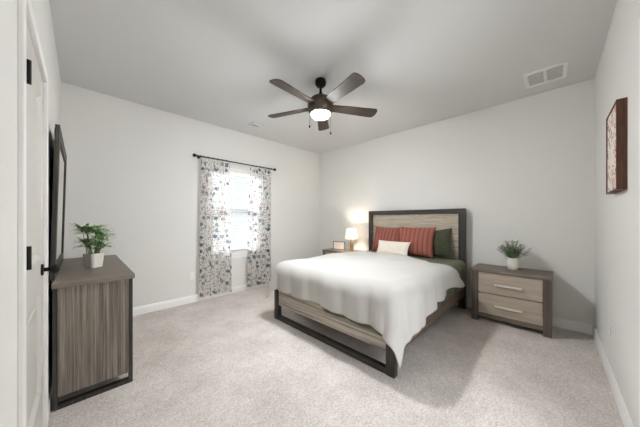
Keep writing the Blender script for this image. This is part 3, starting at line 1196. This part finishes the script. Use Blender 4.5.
# vase of lavender
VX, VY = 3.63, .352
va = thing('flower_vase', 'small white vase of green sprigs and lavender on the right nightstand', 'vase', (VX, VY, NH))
prof = [(.038, 0), (.049, .012), (.055, .055), (.053, .10), (.047, .13), (.042, .142), (.038, .142), (.040, .11), (.01, .10)]
MB().lathe(prof, (VX, VY, NH)).build('vase', M['pot'], va, smooth=True)
rnd = random.Random(12)
gl, ss = MB(), MB()
for k in range(30):
    a = rnd.uniform(0, 2 * PI)
    sp_ = rnd.uniform(.05, .8)
    d = Vector((math.cos(a) * sp_, math.sin(a) * sp_, 1)).normalized()
    ln = rnd.uniform(.10, .22)
    p0 = Vector((VX + .02 * math.cos(a), VY + .02 * math.sin(a), NH + .115))
    p1 = p0 + d * ln
    ss.cyl(p0, p1, .0018, .0012, seg=6)
    for q in range(13):
        t = .25 + .75 * q / 12
        la = q * 2.4 + rnd.uniform(-.3, .3)
        leaf(gl, p0 + d * ln * t, (math.cos(la), math.sin(la), 0), rnd.uniform(.1, .9), rnd.uniform(.034, .058), rnd.uniform(.014, .021), rnd.uniform(.4, 1.2), 3)
lav = [(PI / 2 + .2, 1.25, .19), (PI / 2 - .1, 1.0, .20), (PI / 2 + .4, .8, .2), (PI * .6, .3, .235), (PI, .15, .24), (-PI / 2, .2, .23), (-PI / 2 + .2, 1.1, .23), (-PI / 2 - .2, 1.3, .21), (-PI / 2, 1.9, .2), (-PI / 2 - .5, .75, .21), (PI * .9, .6, .2), (-2.2, .5, .22), (2.6, .35, .23), (-1.2, 1.6, .19)]
for a, sp_, ln in lav:
    d = Vector((math.cos(a) * sp_, math.sin(a) * sp_, 1)).normalized()
    p0 = Vector((VX, VY, NH + .115))
    ss.cyl(p0, p0 + d * ln, .0016, .001, seg=6)
    lv = MB()
    for q in range(16):
        t = .62 + .38 * q / 15
        an = q * 2.1
        c = p0 + d * ln * t + Vector((math.cos(an), math.sin(an), .3)) * .005 * (1.2 - t * .6)
        lv.sphere(c, .0045 * (1.5 - t * .7), (1, 1, 1.3), 8)
    lv.build('lavender_sprig', M['lavender'], va, smooth=True)
ss.build('stems', M['stem'], va)
gl.build('greenery', M['sage'], va, smooth=True)

# table lamp
LX, LY = 3.62, 2.735
la = thing('table_lamp', 'lit table lamp with white tapered shade on the left nightstand', 'lamp', (LX, LY, NH))
MB().lathe([(.052, 0), (.052, .01), (.038, .018), (.034, .05), (.026, .15), (.018, .235), (.012, .245)], (LX, LY, NH)).build('base', M['lamp_wood'], la, smooth=True)
MB().cyl((LX, LY, NH + .24), (LX, LY, NH + .31), .010, seg=14).build('socket', M['nickel'], la, smooth=True)
MB().lathe([(.118, .235), (.082, .43), (.080, .43), (.116, .235)], (LX, LY, NH), 36, close=True).build('lamp_shade', M['shade'], la, smooth=True)
sp2 = MB()
for q in range(3):
    a = q * 2 * PI / 3
    sp2.cyl((LX, LY, NH + .425), (LX + .081 * math.cos(a), LY + .081 * math.sin(a), NH + .425), .0018, seg=6)
sp2.build('shade_spider', M['nickel'], la)
MB().lathe([(.012, 0), (.014, .02), (.028, .05), (.028, .065), (.018, .085), (.003, .092)], (LX, LY, NH + .305), 20).build('bulb', M['bulb'], la, smooth=True)

# small picture frame
PFX, PFY, pw_, ph_ = 3.62, 3.06, .255, .165
pf = thing('picture_frame', 'small brown framed picture standing beside the lit lamp', 'picture frame', (PFX, PFY, NH))
Rp = Matrix.Translation((PFX, PFY, NH)) @ Matrix.Rotation(math.radians(14), 4, 'Z') @ Matrix.Rotation(math.radians(6), 4, 'Y')
e = .014
f = MB()
f.box(0, .016, -pw_ / 2, -pw_ / 2 + e, 0.002, ph_, .002, mx=Rp).box(0, .016, pw_ / 2 - e, pw_ / 2, 0.002, ph_, .002, mx=Rp)
f.box(0, .016, -pw_ / 2 + e, pw_ / 2 - e, 0.002, e, .002, mx=Rp).box(0, .016, -pw_ / 2 + e, pw_ / 2 - e, ph_ - e, ph_, .002, mx=Rp)
f.build('frame', M['picture_frame'], pf)
MB().box(.005, .009, -pw_ / 2 + e, pw_ / 2 - e, e, ph_ - e, 0, mx=Rp).build('picture', M['paper'], pf)
MB().box(.012, .014, -pw_ / 2 + e, pw_ / 2 - e, e, ph_ - e, 0, mx=Rp).box(.016, .06, -.02, .02, .003, .006, 0, mx=Rp).box(.016, .02, -.02, .02, .003, .11, 0, mx=Rp).build('back_stand', M['black'], pf)

# ---------------------------------------------------------------- wall art
AX0, AX1, AZ0, AZ1 = 2.27, 2.66, 1.412, 1.955
AY0, AY1 = YR, YR + .043
wa = thing('wall_art', 'deep brown box frame with pink floral print on the right wall', 'wall art', ((AX0 + AX1) / 2, YR, (AZ0 + AZ1) / 2))
e = .010
f = MB()
f.box(AX0, AX0 + e, AY0, AY1, AZ0, AZ1, .0015).box(AX1 - e, AX1, AY0, AY1, AZ0, AZ1, .0015)
f.box(AX0 + e, AX1 - e, AY0, AY1, AZ0, AZ0 + e, .0015).box(AX0 + e, AX1 - e, AY0, AY1, AZ1 - e, AZ1, .0015)
f.build('frame', M['art_frame'], wa)
MB().box(AX0 + e, AX1 - e, AY0 + .01, AY1 - .006, AZ0 + e, AZ1 - e, 0).build('print', M['art'], wa)
